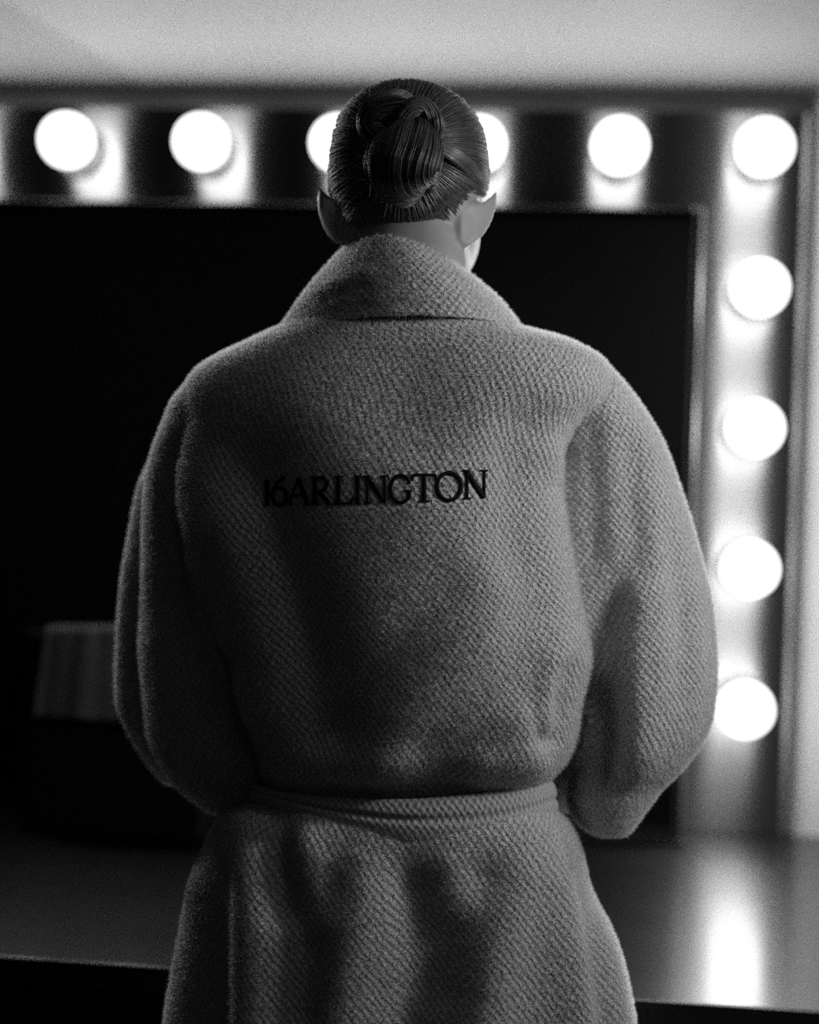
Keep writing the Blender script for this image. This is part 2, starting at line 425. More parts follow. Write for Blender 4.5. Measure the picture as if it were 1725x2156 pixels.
# ---- volumes given as rows: (py, left px, right px, axis Y, depth to the back, depth to the front)
class Volume:
    def __init__(self, rows, n=2.3, nr=90, na=128, persp=True):
        self.persp = persp
        rows = np.array(rows, float)
        self.q = np.linspace(rows[0, 0], rows[-1, 0], nr)
        self.c = {k: spline(rows[:, 0], rows[:, i + 1], self.q) for i, k in enumerate(('L', 'R', 'Y', 'bb', 'bf'))}
        self.n = n; self.na = na
        self.pl = np.array([at(a, p, y) for a, p, y in zip(self.c['L'], self.q, self.c['Y'])])
        self.pr = np.array([at(a, p, y) for a, p, y in zip(self.c['R'], self.q, self.c['Y'])])
        self.cen = (self.pl + self.pr) / 2; self.half = (self.pr - self.pl) / 2
        th = np.linspace(0, 2 * math.pi, na, endpoint=False) - math.pi / 2 + math.pi   # starts at the front
        self.th = th
        ex = 2.0 / n
        self.sx = np.sign(np.cos(th)) * np.abs(np.cos(th)) ** ex
        self.sy = np.sign(np.sin(th)) * np.abs(np.sin(th)) ** ex
        G = np.zeros((nr, na, 3))
        for i in range(nr):
            b = np.where(self.sy < 0, self.c['bb'][i], self.c['bf'][i])
            G[i] = self.cen[i] + self.half[i] * self.sx[:, None]
            G[i, :, 1] += b * self.sy
            if persp:
                cx = (self.c['L'][i] + self.c['R'][i]) / 2; hx = (self.c['R'][i] - self.c['L'][i]) / 2
                G[i] = [at(cx + hx * a, self.q[i], self.c['Y'][i] + bb_ * c_) for a, c_, bb_ in zip(self.sx, self.sy, b)]
        self.G = G
        # arc length per row, zero at the middle of the back
        seg = np.linalg.norm(np.roll(G, -1, axis=1) - G, axis=2)
        cum = np.cumsum(seg, axis=1) - seg
        kb = int(np.argmin(self.sy))
        self.arc = cum - cum[:, kb:kb + 1]
    def mesh(self):
        nr, na = self.G.shape[:2]
        V = list(self.G.reshape(-1, 3)); F = []
        for i in range(nr - 1):
            for k in range(na):
                k2 = (k + 1) % na
                F.append((i * na + k, i * na + k2, (i + 1) * na + k2, (i + 1) * na + k))
        c0 = len(V); V.append(self.cen[0]); V.append(self.cen[-1])
        for k in range(na):
            F.append((c0, (k + 1) % na, k)); F.append((c0 + 1, (nr - 1) * na + k, (nr - 1) * na + (k + 1) % na))
        return V, F
    def local(self, P, px, py):
        """normalised radius, arc length of points"""
        r = np.clip((py - self.q[0]) / (self.q[-1] - self.q[0]) * (len(self.q) - 1), 0, len(self.q) - 1.001)
        i = r.astype(int); f = (r - i)[:, None]
        cen = self.cen[i] * (1 - f) + self.cen[i + 1] * f
        half = self.half[i] * (1 - f) + self.half[i + 1] * f
        f = f[:, 0]
        bb = self.c['bb'][i] * (1 - f) + self.c['bb'][i + 1] * f
        bf = self.c['bf'][i] * (1 - f) + self.c['bf'][i + 1] * f
        hl = np.linalg.norm(half, axis=1)
        L_ = self.c['L'][i] * (1 - f) + self.c['L'][i + 1] * f; R_ = self.c['R'][i] * (1 - f) + self.c['R'][i + 1] * f
        u = (px - (L_ + R_) / 2) / ((R_ - L_) / 2)
        dy = P[:, 1] - cen[:, 1]
        v = np.where(dy < 0, dy / bb, dy / bf)
        rad = (np.abs(u) ** self.n + np.abs(v) ** self.n + 1e-12) ** (1 / self.n)
        # angle -> arc table
        th = np.arctan2(np.sign(v) * np.abs(v) ** (self.n / 2), np.sign(u) * np.abs(u) ** (self.n / 2))
        k = ((th + math.pi / 2 - math.pi) % (2 * math.pi)) / (2 * math.pi) * self.na
        k0 = np.minimum(k.astype(int), self.na - 1); kf = k - k0; k1 = np.minimum(k0 + 1, self.na - 1)
        arc = (self.arc[i, k0] * (1 - kf) + self.arc[i, k1] * kf) * (1 - f) + (self.arc[i + 1, k0] * (1 - kf) + self.arc[i + 1, k1] * kf) * f
        over = np.maximum(0, np.maximum(self.q[0] - py, py - self.q[-1])) / 40.0
        return (rad - 1) * np.minimum(hl, 0.08) + over * 0.02, arc

def tube(path, radii, n=24):
    path = np.asarray(path, float); V, F = [], []
    m = len(path)
    up = np.array([0, 0, 1.0])
    for i in range(m):
        t = path[min(i + 1, m - 1)] - path[max(i - 1, 0)]; t /= np.linalg.norm(t)
        a = np.cross(t, up)
        if np.linalg.norm(a) < 1e-3: a = np.array([1.0, 0, 0])
        a /= np.linalg.norm(a); b = np.cross(t, a)
        r = radii[i] if np.ndim(radii[i]) else (radii[i], radii[i])
        for k in range(n):
            q = 2 * math.pi * k / n
            V.append(path[i] + a * math.cos(q) * r[0] + b * math.sin(q) * r[1])
    for i in range(m - 1):
        for k in range(n):
            k2 = (k + 1) % n
            F.append((i * n + k, i * n + k2, (i + 1) * n + k2, (i + 1) * n + k))
    F.append(tuple(range(n))[::-1]); F.append(tuple((m - 1) * n + k for k in range(n)))
    return V, F

def join(parts):
    V, F = [], []
    for v, f in parts:
        o = len(V); V += list(v); F += [tuple(i + o for i in t) for t in f]
    return V, F

def remesh(name, V, F, voxel, smooth_iter, fac=0.5):
    me = mesh(name, V, F)
    bm = bmesh.new(); bm.from_mesh(me); bmesh.ops.recalc_face_normals(bm, faces=bm.faces[:]); bm.to_mesh(me); bm.free()
    o = bpy.data.objects.new(name, me); COL.objects.link(o)
    r = o.modifiers.new('r', 'REMESH'); r.mode = 'VOXEL'; r.voxel_size = voxel; r.adaptivity = 0
    if smooth_iter:
        s = o.modifiers.new('s', 'SMOOTH'); s.factor = fac; s.iterations = smooth_iter
    dg = bpy.context.evaluated_depsgraph_get()
    out = bpy.data.meshes.new_from_object(o.evaluated_get(dg))
    bpy.data.objects.remove(o); bpy.data.meshes.remove(me)
    return out

def verts(me):
    a = np.zeros(len(me.vertices) * 3); me.vertices.foreach_get('co', a); return a.reshape(-1, 3)
def normals(me):
    a = np.zeros(len(me.vertices) * 3); me.vertices.foreach_get('normal', a); return a.reshape(-1, 3)

bodice = Volume([
    (640, 690, 1010, -0.985, 0.070, 0.06), (668, 625, 1062, -0.985, 0.092, 0.07), (690, 586, 1098, -0.985, 0.103, 0.08), (708, 545, 1175, -0.985, 0.110, 0.085),
    (730, 498, 1228, -0.985, 0.116, 0.09), (755, 446, 1268, -0.985, 0.121, 0.10), (785, 408, 1290, -0.985, 0.126, 0.105),
    (830, 385, 1285, -0.985, 0.131, 0.11), (900, 388, 1215, -0.985, 0.136, 0.115), (1000, 396, 1170, -0.985, 0.140, 0.115),
    (1100, 405, 1174, -0.985, 0.142, 0.115), (1200, 437, 1190, -0.985, 0.142, 0.115), (1300, 474, 1208, -0.985, 0.141, 0.115),
    (1400, 503, 1222, -0.985, 0.140, 0.115), (1500, 522, 1222, -0.985, 0.138, 0.115), (1560, 534, 1214, -0.985, 0.135, 0.115),
    (1610, 545, 1190, -0.985, 0.134, 0.115), (1645, 556, 1155, -0.985, 0.122, 0.112), (1670, 566, 1142, -0.985, 0.106, 0.106), (1720, 572, 1135, -0.985, 0.098, 0.100)], n=2.6)
skirt = Volume([
    (1655, 566, 1140, -0.985, 0.098, 0.100), (1690, 545, 1150, -0.985, 0.101, 0.102), (1715, 470, 1185, -0.985, 0.108, 0.106), (1740, 444, 1204, -0.985, 0.118, 0.11),
    (1790, 416, 1227, -0.985, 0.124, 0.112), (1850, 386, 1243, -0.985, 0.128, 0.112), (1900, 378, 1260, -0.985, 0.132, 0.112),
    (1960, 370, 1285, -0.985, 0.135, 0.113), (2040, 358, 1311, -0.985, 0.138, 0.114), (2156, 343, 1336, -0.985, 0.142, 0.115),
    (2350, 330, 1358, -0.985, 0.15, 0.115), (2650, 316, 1376, -0.985, 0.155, 0.115), (3000, 306, 1388, -0.985, 0.16, 0.115)], n=2.5)
sleeveL = Volume([
    (770, 440, 600, -0.980, 0.05, 0.05), (830, 372, 560, -0.975, 0.07, 0.07), (880, 347, 520, -0.968, 0.072, 0.075), (960, 320, 490, -0.955, 0.072, 0.08),
    (1040, 306, 470, -0.948, 0.072, 0.08), (1180, 299, 475, -0.942, 0.072, 0.08), (1340, 299, 520, -0.938, 0.073, 0.08),
    (1480, 305, 560, -0.937, 0.075, 0.08), (1560, 313, 575, -0.937, 0.076, 0.08), (1610, 332, 580, -0.937, 0.074, 0.078),
    (1660, 366, 580, -0.937, 0.066, 0.07), (1695, 410, 562, -0.937, 0.050, 0.055), (1713, 446, 515, -0.937, 0.02, 0.02)], n=2.2)
cuffL = Volume([
    (930, 345, 420, -0.885, 0.03, 0.03), (965, 320, 430, -0.875, 0.04, 0.04), (1000, 302, 440, -0.870, 0.045, 0.05), (1040, 288, 450, -0.866, 0.045, 0.055),
    (1180, 265, 450, -0.862, 0.045, 0.06), (1340, 250, 450, -0.860, 0.045, 0.06), (1480, 247, 450, -0.860, 0.045, 0.06),
    (1520, 260, 455, -0.860, 0.045, 0.06), (1560, 281, 460, -0.860, 0.045, 0.06), (1600, 306, 465, -0.860, 0.045, 0.055), (1650, 345, 475, -0.860, 0.03, 0.04)], n=2.2)
sleeveR = Volume([
    (752, 1060, 1252, -0.975, 0.05, 0.05), (790, 1040, 1299, -0.972, 0.064, 0.065), (850, 1030, 1347, -0.962, 0.066, 0.075), (920, 1030, 1391, -0.950, 0.062, 0.08),
    (1000, 1040, 1422, -0.940, 0.060, 0.085), (1090, 1050, 1452, -0.935, 0.062, 0.085), (1180, 1070, 1477, -0.932, 0.066, 0.085),
    (1280, 1110, 1499, -0.930, 0.072, 0.085), (1380, 1150, 1508, -0.930, 0.080, 0.085), (1450, 1170, 1507, -0.930, 0.084, 0.085), (1520, 1185, 1497, -0.930, 0.086, 0.085),
    (1565, 1190, 1477, -0.930, 0.086, 0.083), (1610, 1195, 1443, -0.930, 0.083, 0.08), (1660, 1195, 1393, -0.930, 0.078, 0.075), (1700, 1198, 1362, -0.930, 0.072, 0.07),
    (1730, 1215, 1341, -0.930, 0.060, 0.06), (1748, 1235, 1327, -0.930, 0.048, 0.05), (1759, 1262, 1318, -0.930, 0.035, 0.035)], n=2.3)
foreL = curve_pts([at(420, 1500, -0.93), at(500, 1540, -0.88), at(600, 1590, -0.83), at(690, 1640, -0.80)], 14)
foreR = curve_pts([at(1330, 1500, -0.93), at(1250, 1540, -0.88), at(1140, 1590, -0.83), at(1040, 1640, -0.80)], 14)
rad14 = [(0.058, 0.075)] * 6 + [(0.056, 0.07)] * 4 + [(0.052, 0.065)] * 4
V, F = join([bodice.mesh(), skirt.mesh(), sleeveL.mesh(), cuffL.mesh(), sleeveR.mesh(), tube(foreL, rad14), tube(foreR, rad14)])
robe_me = remesh('robe_tmp', V, F, 0.0034, 10, 0.5)

P = verts(robe_me); Nn = normals(robe_me); PX, PY = proj(P)
vols = [bodice, skirt, sleeveL, cuffL, sleeveR]
loc = [v.local(P, PX, PY) for v in vols]
dist = np.stack([np.abs(l[0]) for l in loc])
for path, name in ((foreL, 'L'), (foreR, 'R')):
    d = np.min(np.linalg.norm(P[:, None, :] - path[None, :, :], axis=2), axis=1)
    dist = np.vstack([dist, np.abs(d - 0.065)[None] + np.where(P[:, 1] < -0.9, 0.05, 0.0)])
ed = np.zeros(len(robe_me.edges) * 2, int); robe_me.edges.foreach_get('vertices', ed); ed = ed.reshape(-1, 2)
deg = np.bincount(ed.ravel(), minlength=len(P)).astype(float)
def relax(f, k, w=0.6):
    for _ in range(k):
        acc = np.bincount(ed[:, 0], weights=f[ed[:, 1]], minlength=len(f)) + np.bincount(ed[:, 1], weights=f[ed[:, 0]], minlength=len(f))
        f = (1 - w) * f + w * acc / np.maximum(deg, 1)
    return f
part = np.argmin(dist, axis=0)
part = np.argmax(np.stack([relax((part == k).astype(float), 14) for k in range(7)]), axis=0)            # 0 bodice 1 skirt 2,3,5 left sleeve 4,6 right sleeve
U = np.choose(np.minimum(part, 4), [l[1] for l in loc]); U = np.where(part >= 5, P[:, 1], U)
UV = np.stack([U, P[:, 2] + np.where(part == 2, 0.3, np.where(part == 4, 0.6, 0.0))], 1)

# ---- folds: strokes (pixel path, sigma left, sigma right, depth in mm (+ raised), parts)
B_, S_, LS, RS = (0,), (1,), (2, 3), (4,)
FOLDS = [
    # left of the back: sharp ridge, broad valley beside it
    ([(398, 880), (402, 1000), (430, 1130), (490, 1300), (545, 1480), (585, 1610)], 18, 60, 18, B_),
    ([(470, 890), (530, 1040), (590, 1200), (640, 1380), (665, 1560), (660, 1640)], 55, 75, -18, B_),
    ([(445, 940), (500, 1120), (560, 1300), (600, 1480)], 45, 30, 4, B_),
    # small inner fold between sleeve and back
    ([(410, 1140), (425, 1220), (455, 1310), (490, 1385)], 22, 24, 12, (0, 2)),
    ([(440, 1110), (468, 1220), (505, 1340), (530, 1440)], 16, 16, -10, (0, 2)),
    ([(385, 900), (380, 1050), (382, 1200), (430, 1400)], 30, 18, -14, (2,)),
    # right edge of the back
    ([(1200, 880), (1166, 930), (1160, 1020), (1172, 1140), (1195, 1260), (1215, 1370), (1220, 1480)], 46, 14, 15, (0, 4)),
    ([(1180, 850), (1115, 930), (1100, 1040), (1105, 1160), (1130, 1280), (1150, 1360)], 50, 40, -12, B_),
    ([(1235, 880), (1225, 1000), (1225, 1130), (1225, 1260), (1228, 1330)], 26, 24, 5, (4,)),
    # loop of cloth at the right of the waist
    ([(1178, 1360), (1158, 1420), (1150, 1500), (1165, 1555)], 12, 18, 9, B_),
    ([(1190, 1380), (1178, 1440), (1176, 1510), (1185, 1545)], 14, 12, -12, B_),
    ([(1128, 1540), (1150, 1560), (1185, 1548)], 12, 12, -12, B_),
    ([(1080, 1480), (1110, 1530), (1135, 1590), (1140, 1640)], 40, 14, 6, B_),
    # broad soft folds of the back falling to the belt
    ([(1130, 1180), (1030, 1300), (900, 1420), (800, 1560), (740, 1660)], 60, 60, 6, B_),
    ([(1000, 1180), (880, 1330), (760, 1480), (690, 1620)], 50, 60, -6, B_),
    ([(1150, 1330), (1060, 1440), (960, 1540), (880, 1650)], 50, 45, -5, B_),
    ([(870, 720), (880, 850), (890, 980)], 70, 70, -3, B_),
    ([(560, 800), (700, 900), (820, 1000), (930, 1120)], 60, 60, 3, B_),
    ([(860, 1560), (900, 1600), (1000, 1640)], 40, 40, -4, B_),
    # left sleeve
    ([(330, 1290), (370, 1400), (420, 1520), (500, 1620)], 42, 55, 7, (2,)),
    ([(350, 1180), (420, 1360), (480, 1500), (540, 1600)], 34, 34, -9, (2,)),
    ([(330, 1560), (380, 1640), (450, 1690)], 25, 30, -5, (2,)),
    ([(340, 900), (325, 1050), (345, 1180), (380, 1290)], 16, 20, 3, (2,)),
    ([(268, 1150), (258, 1350), (268, 1500)], 14, 18, 2, (3,)),
    # right sleeve: long vertical folds
    ([(1262, 830), (1272, 920), (1280, 1050), (1290, 1180), (1300, 1280)], 18, 34, 4, (4, 0)),
    ([(1255, 860), (1252, 960), (1255, 1080), (1250, 1200)], 12, 10, -4, (4, 0)),
    ([(1320, 900), (1328, 1000), (1338, 1100), (1350, 1240)], 16, 18, -4, RS),
    ([(1360, 1000), (1375, 1150), (1390, 1300), (1395, 1450)], 22, 26, 4, RS),
    ([(1400, 1080), (1420, 1220), (1432, 1380), (1425, 1500)], 18, 20, -4, RS),
    ([(1310, 1170), (1290, 1260), (1262, 1340), (1240, 1400)], 16, 24, -5, RS),
    ([(1345, 1190), (1335, 1300), (1330, 1420), (1322, 1540), (1312, 1650)], 11, 45, 14, RS),
    ([(1250, 1420), (1275, 1500), (1280, 1570), (1262, 1680)], 40, 26, -26, RS),
    ([(1460, 1200), (1475, 1330), (1468, 1480)], 18, 18, 3, RS),
    ([(1290, 1745), (1340, 1690), (1400, 1640)], 8, 8, -1.5, RS),
    # skirt
    ([(535, 1690), (520, 1800), (514, 1950), (512, 2156), (505, 2500)], 26, 60, 18.2, S_),
    ([(450, 1740), (445, 1880), (440, 2156), (430, 2500)], 45, 45, -19.6, S_),
    ([(575, 1690), (590, 1760), (600, 1850), (610, 1960)], 30, 26, -14.0, S_),
    ([(620, 1720), (650, 1800), (672, 1880), (690, 1980)], 24, 30, 9.8, S_),
    ([(770, 1770), (758, 1860), (735, 1960), (710, 2120), (690, 2400)], 40, 45, 11.2, S_),
    ([(690, 1800), (690, 1900), (660, 2040), (640, 2200)], 40, 36, -9.8, S_),
    ([(850, 1785), (870, 1880), (880, 2000), (860, 2160), (850, 2400)], 40, 50, -14.0, S_),
    ([(930, 1790), (960, 1860), (990, 1940)], 30, 30, 5.6, S_),
    ([(1135, 1760), (1095, 1860), (1060, 1960), (1030, 2100), (1010, 2400)], 45, 45, 12.6, S_),
    ([(1030, 1790), (1010, 1880), (960, 1990), (930, 2150)], 35, 40, -7.0, S_),
    ([(1150, 1740), (1180, 1820), (1205, 1920), (1225, 2040), (1240, 2156), (1260, 2500)], 40, 18, 11.2, S_),
    ([(1190, 1760), (1222, 1880), (1252, 2020), (1268, 2156), (1290, 2500)], 14, 24, -12.6, S_),
    ([(1245, 1880), (1285, 2000), (1305, 2156), (1320, 2500)], 16, 16, 7.0, S_),
]
def stroke_field(path, sl, sr):
    pts = curve_pts(path, 40)
    a = pts[:-1]; d = pts[1:] - a; L2 = (d ** 2).sum(1)
    best = np.full(len(PX), 1e9); sgn = np.zeros(len(PX)); tt = np.zeros(len(PX))
    for i in range(len(a)):
        vx, vy = PX - a[i, 0], PY - a[i, 1]
        t = np.clip((vx * d[i, 0] + vy * d[i, 1]) / L2[i], 0, 1)
        ex, ey = vx - t * d[i, 0], vy - t * d[i, 1]
        e = ex * ex + ey * ey
        m = e < best
        best[m] = e[m]; sgn[m] = (d[i, 0] * ey - d[i, 1] * ex)[m]; tt[m] = (i + t[m]) / len(a)
    # paths run downwards: sgn > 0 is the left side of the photograph
    sig = np.where(sgn > 0, sl, sr)
    return np.exp(-0.5 * best / sig ** 2) * np.clip(np.minimum(tt, 1 - tt) / 0.16 + 0.12, 0, 1)
back = np.clip((-(Nn[:, 1]) + 0.35) / 0.5, 0, 1)
disp = np.zeros(len(P))
partmask = lambda ps: np.isin(part, ps)
for path, sl, sr, amp, ps in FOLDS:
    near = partmask(ps)
    f = stroke_field(path, sl, sr)
    disp += np.where(near, f * amp * 0.001, 0) * back
disp = relax(disp, 10)
P2 = P + Nn * disp[:, None]
# small unevenness of the pile
rng = np.random.RandomState(3)
P2 += Nn * (rng.randn(len(P)) * 0.00035)[:, None]
robe_me.vertices.foreach_set('co', P2.ravel()); robe_me.update()
# soften the displaced folds a little across part borders
bm = bmesh.new(); bm.from_mesh(robe_me)
for _ in range(2): bmesh.ops.smooth_vert(bm, verts=bm.verts[:], factor=0.35, use_axis_x=True, use_axis_y=True, use_axis_z=True)
bm.to_mesh(robe_me); bm.free(); robe_me.update()
P2 = verts(robe_me); N2 = normals(robe_me)
robe_bvh = BVHTree.FromPolygons([Vector(v) for v in P2], [tuple(p.vertices) for p in robe_me.polygons])

nf = len(robe_me.polygons)
tot = np.zeros(nf, int); robe_me.polygons.foreach_get('loop_total', tot)
lv = np.zeros(len(robe_me.loops), int); robe_me.loops.foreach_get('vertex_index', lv)
assert (tot == 4).all()
FQ = lv.reshape(-1, 4)
grp = np.array([0, 0, 1, 1, 2, 1, 2])[part]          # 0 body, 1 left sleeve, 2 right sleeve
fg = np.median(grp[FQ][:, :3], axis=1).astype(int)
fz = P2[FQ][:, :, 2].mean(1); fn = N2[FQ].mean(1)
hem = at(850, 3000, -0.985)[2]
keep = ~((fz < hem + 0.012) & (fn[:, 2] < -0.5))      # open the hem
def sub(name, mask, m, parent):
    fs = FQ[mask]; ids, inv = np.unique(fs, return_inverse=True); inv = inv.reshape(-1, 4)
    me = bpy.data.meshes.new(name)
    me.from_pydata(P2[ids].tolist(), [], inv.tolist()); me.update()
    uvl = me.uv_layers.new(name='UVMap'); uvl.data.foreach_set('uv', UV[ids][inv.ravel()].ravel())
    me.polygons.foreach_set('use_smooth', [True] * len(me.polygons))
    me.normals_split_custom_set_from_vertices(N2[ids].tolist())
    return link(name, me, m, parent)
robe = sub('robe', keep & (fg == 0), M_robe, person)
robe['label'] = 'pale waffle bathrobe back and skirt'
for g in (1, 2): sub('sleeve', fg == g, M_robe, robe)

# ---- shawl collar: stands at the neck, rolls over and falls on the shoulders
TT = [(880, 800, -0.868), (800, 690, -0.888), (740, 590, -0.925), (721, 532, -0.965), (765, 506, -1.025), (828, 497, -1.052), (890, 514, -1.047), (948, 549, -1.015), (990, 594, -0.965), (975, 650, -0.925), (930, 720, -0.888), (860, 810, -0.868)]
BB = [(850, 950, -0.862), (720, 860, -0.872), (620, 760, -0.905), (583, 706, -0.985), (655, 686, -1.052), (775, 668, -1.083), (920, 666, -1.084), (1035, 676, -1.052), (1097, 692, -0.985), (1070, 760, -0.905), (980, 860, -0.872), (880, 960, -0.862)]
TW = curve_pts([at(*p) for p in TT], 150); BW = curve_pts([at(*p) for p in BB], 150)
axis = at(862, 600, -0.985)
V, F, UVc = [], [], []
MW = TW * 0.4 + BW * 0.6; uc = np.r_[0, np.cumsum(np.linalg.norm(np.diff(MW, axis=0), axis=1))]
svals = [-0.45, -0.3, -0.15, -0.05] + list(np.linspace(0, 1, 42))
for i in range(150):
    T, Bq = TW[i], BW[i]
    out = np.array([T[0] - axis[0], T[1] - axis[1], 0.0]); out /= np.linalg.norm(out)
    for s in svals:
        if s < 0:
            p = T + np.array([0, 0, s * 0.10]) - out * (0.010 + 0.004 * s)
        else:
            p = T + (Bq - T) * s
            bul = (0.004 + 0.009 * max(0.0, -out[1]) ** 1.5) * math.sin(math.pi * min(1, s * 1.0)) ** 0.7
            p = p + out * bul + np.array([0, 0, 0.004 * math.sin(math.pi * s)])
            p = p + out * 0.001 * math.exp(-((s - 0.97) / 0.05) ** 2)
        V.append(p); UVc.append((uc[i], 1.0 + s * np.linalg.norm(Bq - T) * 1.1))
ns = len(svals)
for i in range(149):
    for j in range(ns - 1):
        a = i * ns + j
        F.append((a, a + 1, a + ns + 1, a + ns))
V = np.array(V)
# creases of the collar
PX, PY = proj(V)
cc = np.zeros(len(V))
for path, sl, sr, amp in [([(800, 560), (740, 588), (680, 606), (640, 640)], 12, 10, 5), ([(780, 590), (730, 612), (670, 632)], 14, 14, -3),
                          ([(850, 520), (930, 590), (1000, 650)], 26, 26, 3), ([(620, 690), (700, 660), (800, 640)], 14, 14, -3)]:
    cc += stroke_field(path, sl, sr) * amp * 0.001
V[:, 1] -= cc
V += (rng.randn(len(V), 3) * 0.0004)
cm = mesh('collar', V, F)
uvl = cm.uv_layers.new(name='UVMap')
li = np.zeros(len(cm.loops), int); cm.loops.foreach_get('vertex_index', li)
uvl.data.foreach_set('uv', np.array(UVc)[li].ravel())
col_o = link('collar', cm, M_robe, robe)
md = col_o.modifiers.new('thick', 'SOLIDIFY'); md.thickness = 0.007; md.offset = -1
col_bvh = BVHTree.FromPolygons([Vector(v) for v in V], F)

# ---- belt
rowsT = [(545, 1652), (610, 1668), (730, 1679), (850, 1682), (980, 1672), (1080, 1658), (1150, 1642)]
rowsB = [(552, 1698), (630, 1718), (730, 1752), (864, 1779), (1009, 1776), (1090, 1752), (1152, 1722)]
def ring(rows, grow):
    L, R = rows[0], rows[-1]
    xs = [r[0] for r in rows]; ys = [r[1] for r in rows]
    pts = []
    for k in range(160):
        th = 2 * math.pi * k / 160
        cx = math.cos(th); sy = math.sin(th)
        px = (L[0] + R[0]) / 2 + (R[0] - L[0]) / 2 * cx
        py = float(spline(xs, ys, px)) if sy < 0.2 else float(spline(xs, ys, px)) * 0.4 + 0.6 * (L[1] + (R[1] - L[1]) * (px - L[0]) / (R[0] - L[0]))
        b = 0.110 + grow if sy < 0 else 0.106 + grow
        pts.append(at(px, py, -0.985 + b * np.sign(sy) * abs(sy) ** 0.85) + np.array([grow * cx, 0, 0]))
    return np.array(pts)
TR, BR = ring(rowsT, 0.006), ring(rowsB, 0.008)
V, F, UVc = [], [], []
nb = 18
for j in range(nb + 1):
    s = j / nb
    for k in range(160):
        th = 2 * math.pi * k / 160
        o = np.array([math.cos(th), math.sin(th), 0])
        bul = 0.006 * math.sin(math.pi * s) ** 0.5 - 0.003 * math.exp(-((s - 0.36 - 0.12 * math.cos(th + 0.6)) / 0.07) ** 2)
        V.append(TR[k] * (1 - s) + BR[k] * s + o * bul); UVc.append((k / 160 * 1.0, s * 0.045))
for j in range(nb):
    for k in range(160):
        k2 = (k + 1) % 160
        F.append((j * 160 + k, j * 160 + k2, (j + 1) * 160 + k2, (j + 1) * 160 + k))
bmz = mesh('belt', V, F)
bmb = bmesh.new(); bmb.from_mesh(bmz); bmesh.ops.recalc_face_normals(bmb, faces=bmb.faces[:]); bmb.to_mesh(bmz); bmb.free()
uvl = bmz.uv_layers.new(name='UVMap')
li = np.zeros(len(bmz.loops), int); bmz.loops.foreach_get('vertex_index', li)
uvl.data.foreach_set('uv', np.array(UVc)[li].ravel())
bo = link('belt', bmz, M_beltshaded, person)
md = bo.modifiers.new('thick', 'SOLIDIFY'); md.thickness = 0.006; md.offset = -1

# ---- embroidered lettering on the back
def arc(cx, cy, rx, ry, a0, a1, n=22):
    return [(cx + rx * math.cos(math.radians(a0 + (a1 - a0) * k / n)), cy + ry * math.sin(math.radians(a0 + (a1 - a0) * k / n))) for k in range(n + 1)]
T_, t_, s_ = 1.0, 0.55, 0.42      # thick, thin, serif weights
GL = {
 '1': [([(0.55, 0.02), (0.55, 0.98)], T_ * 1.1), ([(0.05, 0.02), (1.0, 0.02)], s_), ([(0.55, 0.97), (0.1, 0.86)], t_)],
 '6': [(arc(0.5, 0.32, 0.42, 0.32, 0, 360, 32), T_ * 0.95), ([(0.08, 0.34), (0.14, 0.58), (0.36, 0.82), (0.72, 0.99), (0.86, 1.0)], T_ * 0.85)],
 'A': [([(0.04, 0.0), (0.47, 0.98)], t_), ([(0.47, 1.0), (0.90, 0.0)], T_ * 1.15), ([(0.2, 0.34), (0.74, 0.34)], t_), ([(-0.06, 0.0), (0.2, 0.0)], s_), ([(0.72, 0.0), (1.04, 0.0)], s_)],
 'R': [([(0.2, 0.0), (0.2, 1.0)], T_ * 1.1), ([(0.0, 0.0), (0.42, 0.0)], s_), ([(0.0, 0.99), (0.3, 0.99)], s_), ([(0.2, 0.98)] + arc(0.45, 0.73, 0.32, 0.25, 90, -90) + [(0.2, 0.47)], T_ * 0.8), ([(0.42, 0.46), (0.88, 0.02)], T_ * 1.15), ([(0.8, 0.0), (1.06, 0.0)], s_)],
 'L': [([(0.22, 0.0), (0.22, 1.0)], T_ * 1.1), ([(0.0, 0.99), (0.48, 0.99)], s_), ([(0.0, 0.0), (0.95, 0.02)], t_), ([(0.9, 0.0), (0.99, 0.24)], t_)],
 'I': [([(0.5, 0.0), (0.5, 1.0)], T_ * 1.1), ([(0.0, 0.99), (1.0, 0.99)], s_), ([(0.0, 0.0), (1.0, 0.0)], s_)],
 'N': [([(0.15, 0.0), (0.15, 0.98)], t_), ([(0.12, 0.98), (0.86, 0.03)], T_ * 1.25), ([(0.88, 0.0), (0.88, 1.0)], t_), ([(-0.04, 0.99), (0.24, 0.99)], s_), ([(0.0, 0.0), (0.32, 0.0)], s_), ([(0.72, 0.99), (1.04, 0.99)], s_)],
 'G': [(arc(0.52, 0.5, 0.46, 0.5, 48, 320, 34), T_ * 0.95), ([(0.88, 0.14), (0.88, 0.44)], T_), ([(0.64, 0.44), (1.02, 0.44)], s_), ([(0.82, 0.87), (0.92, 0.7)], t_)],
 'T': [([(0.5, 0.0), (0.5, 0.98)], T_ * 1.1), ([(0.02, 0.98), (0.98, 0.98)], t_), ([(0.04, 0.98), (-0.02, 0.78)], t_), ([(0.96, 0.98), (1.02, 0.78)], t_), ([(0.28, 0.0), (0.72, 0.0)], s_)],
 'O': [(arc(0.5, 0.5, 0.46, 0.5, 0, 360, 40), T_ * 1.0)],
}
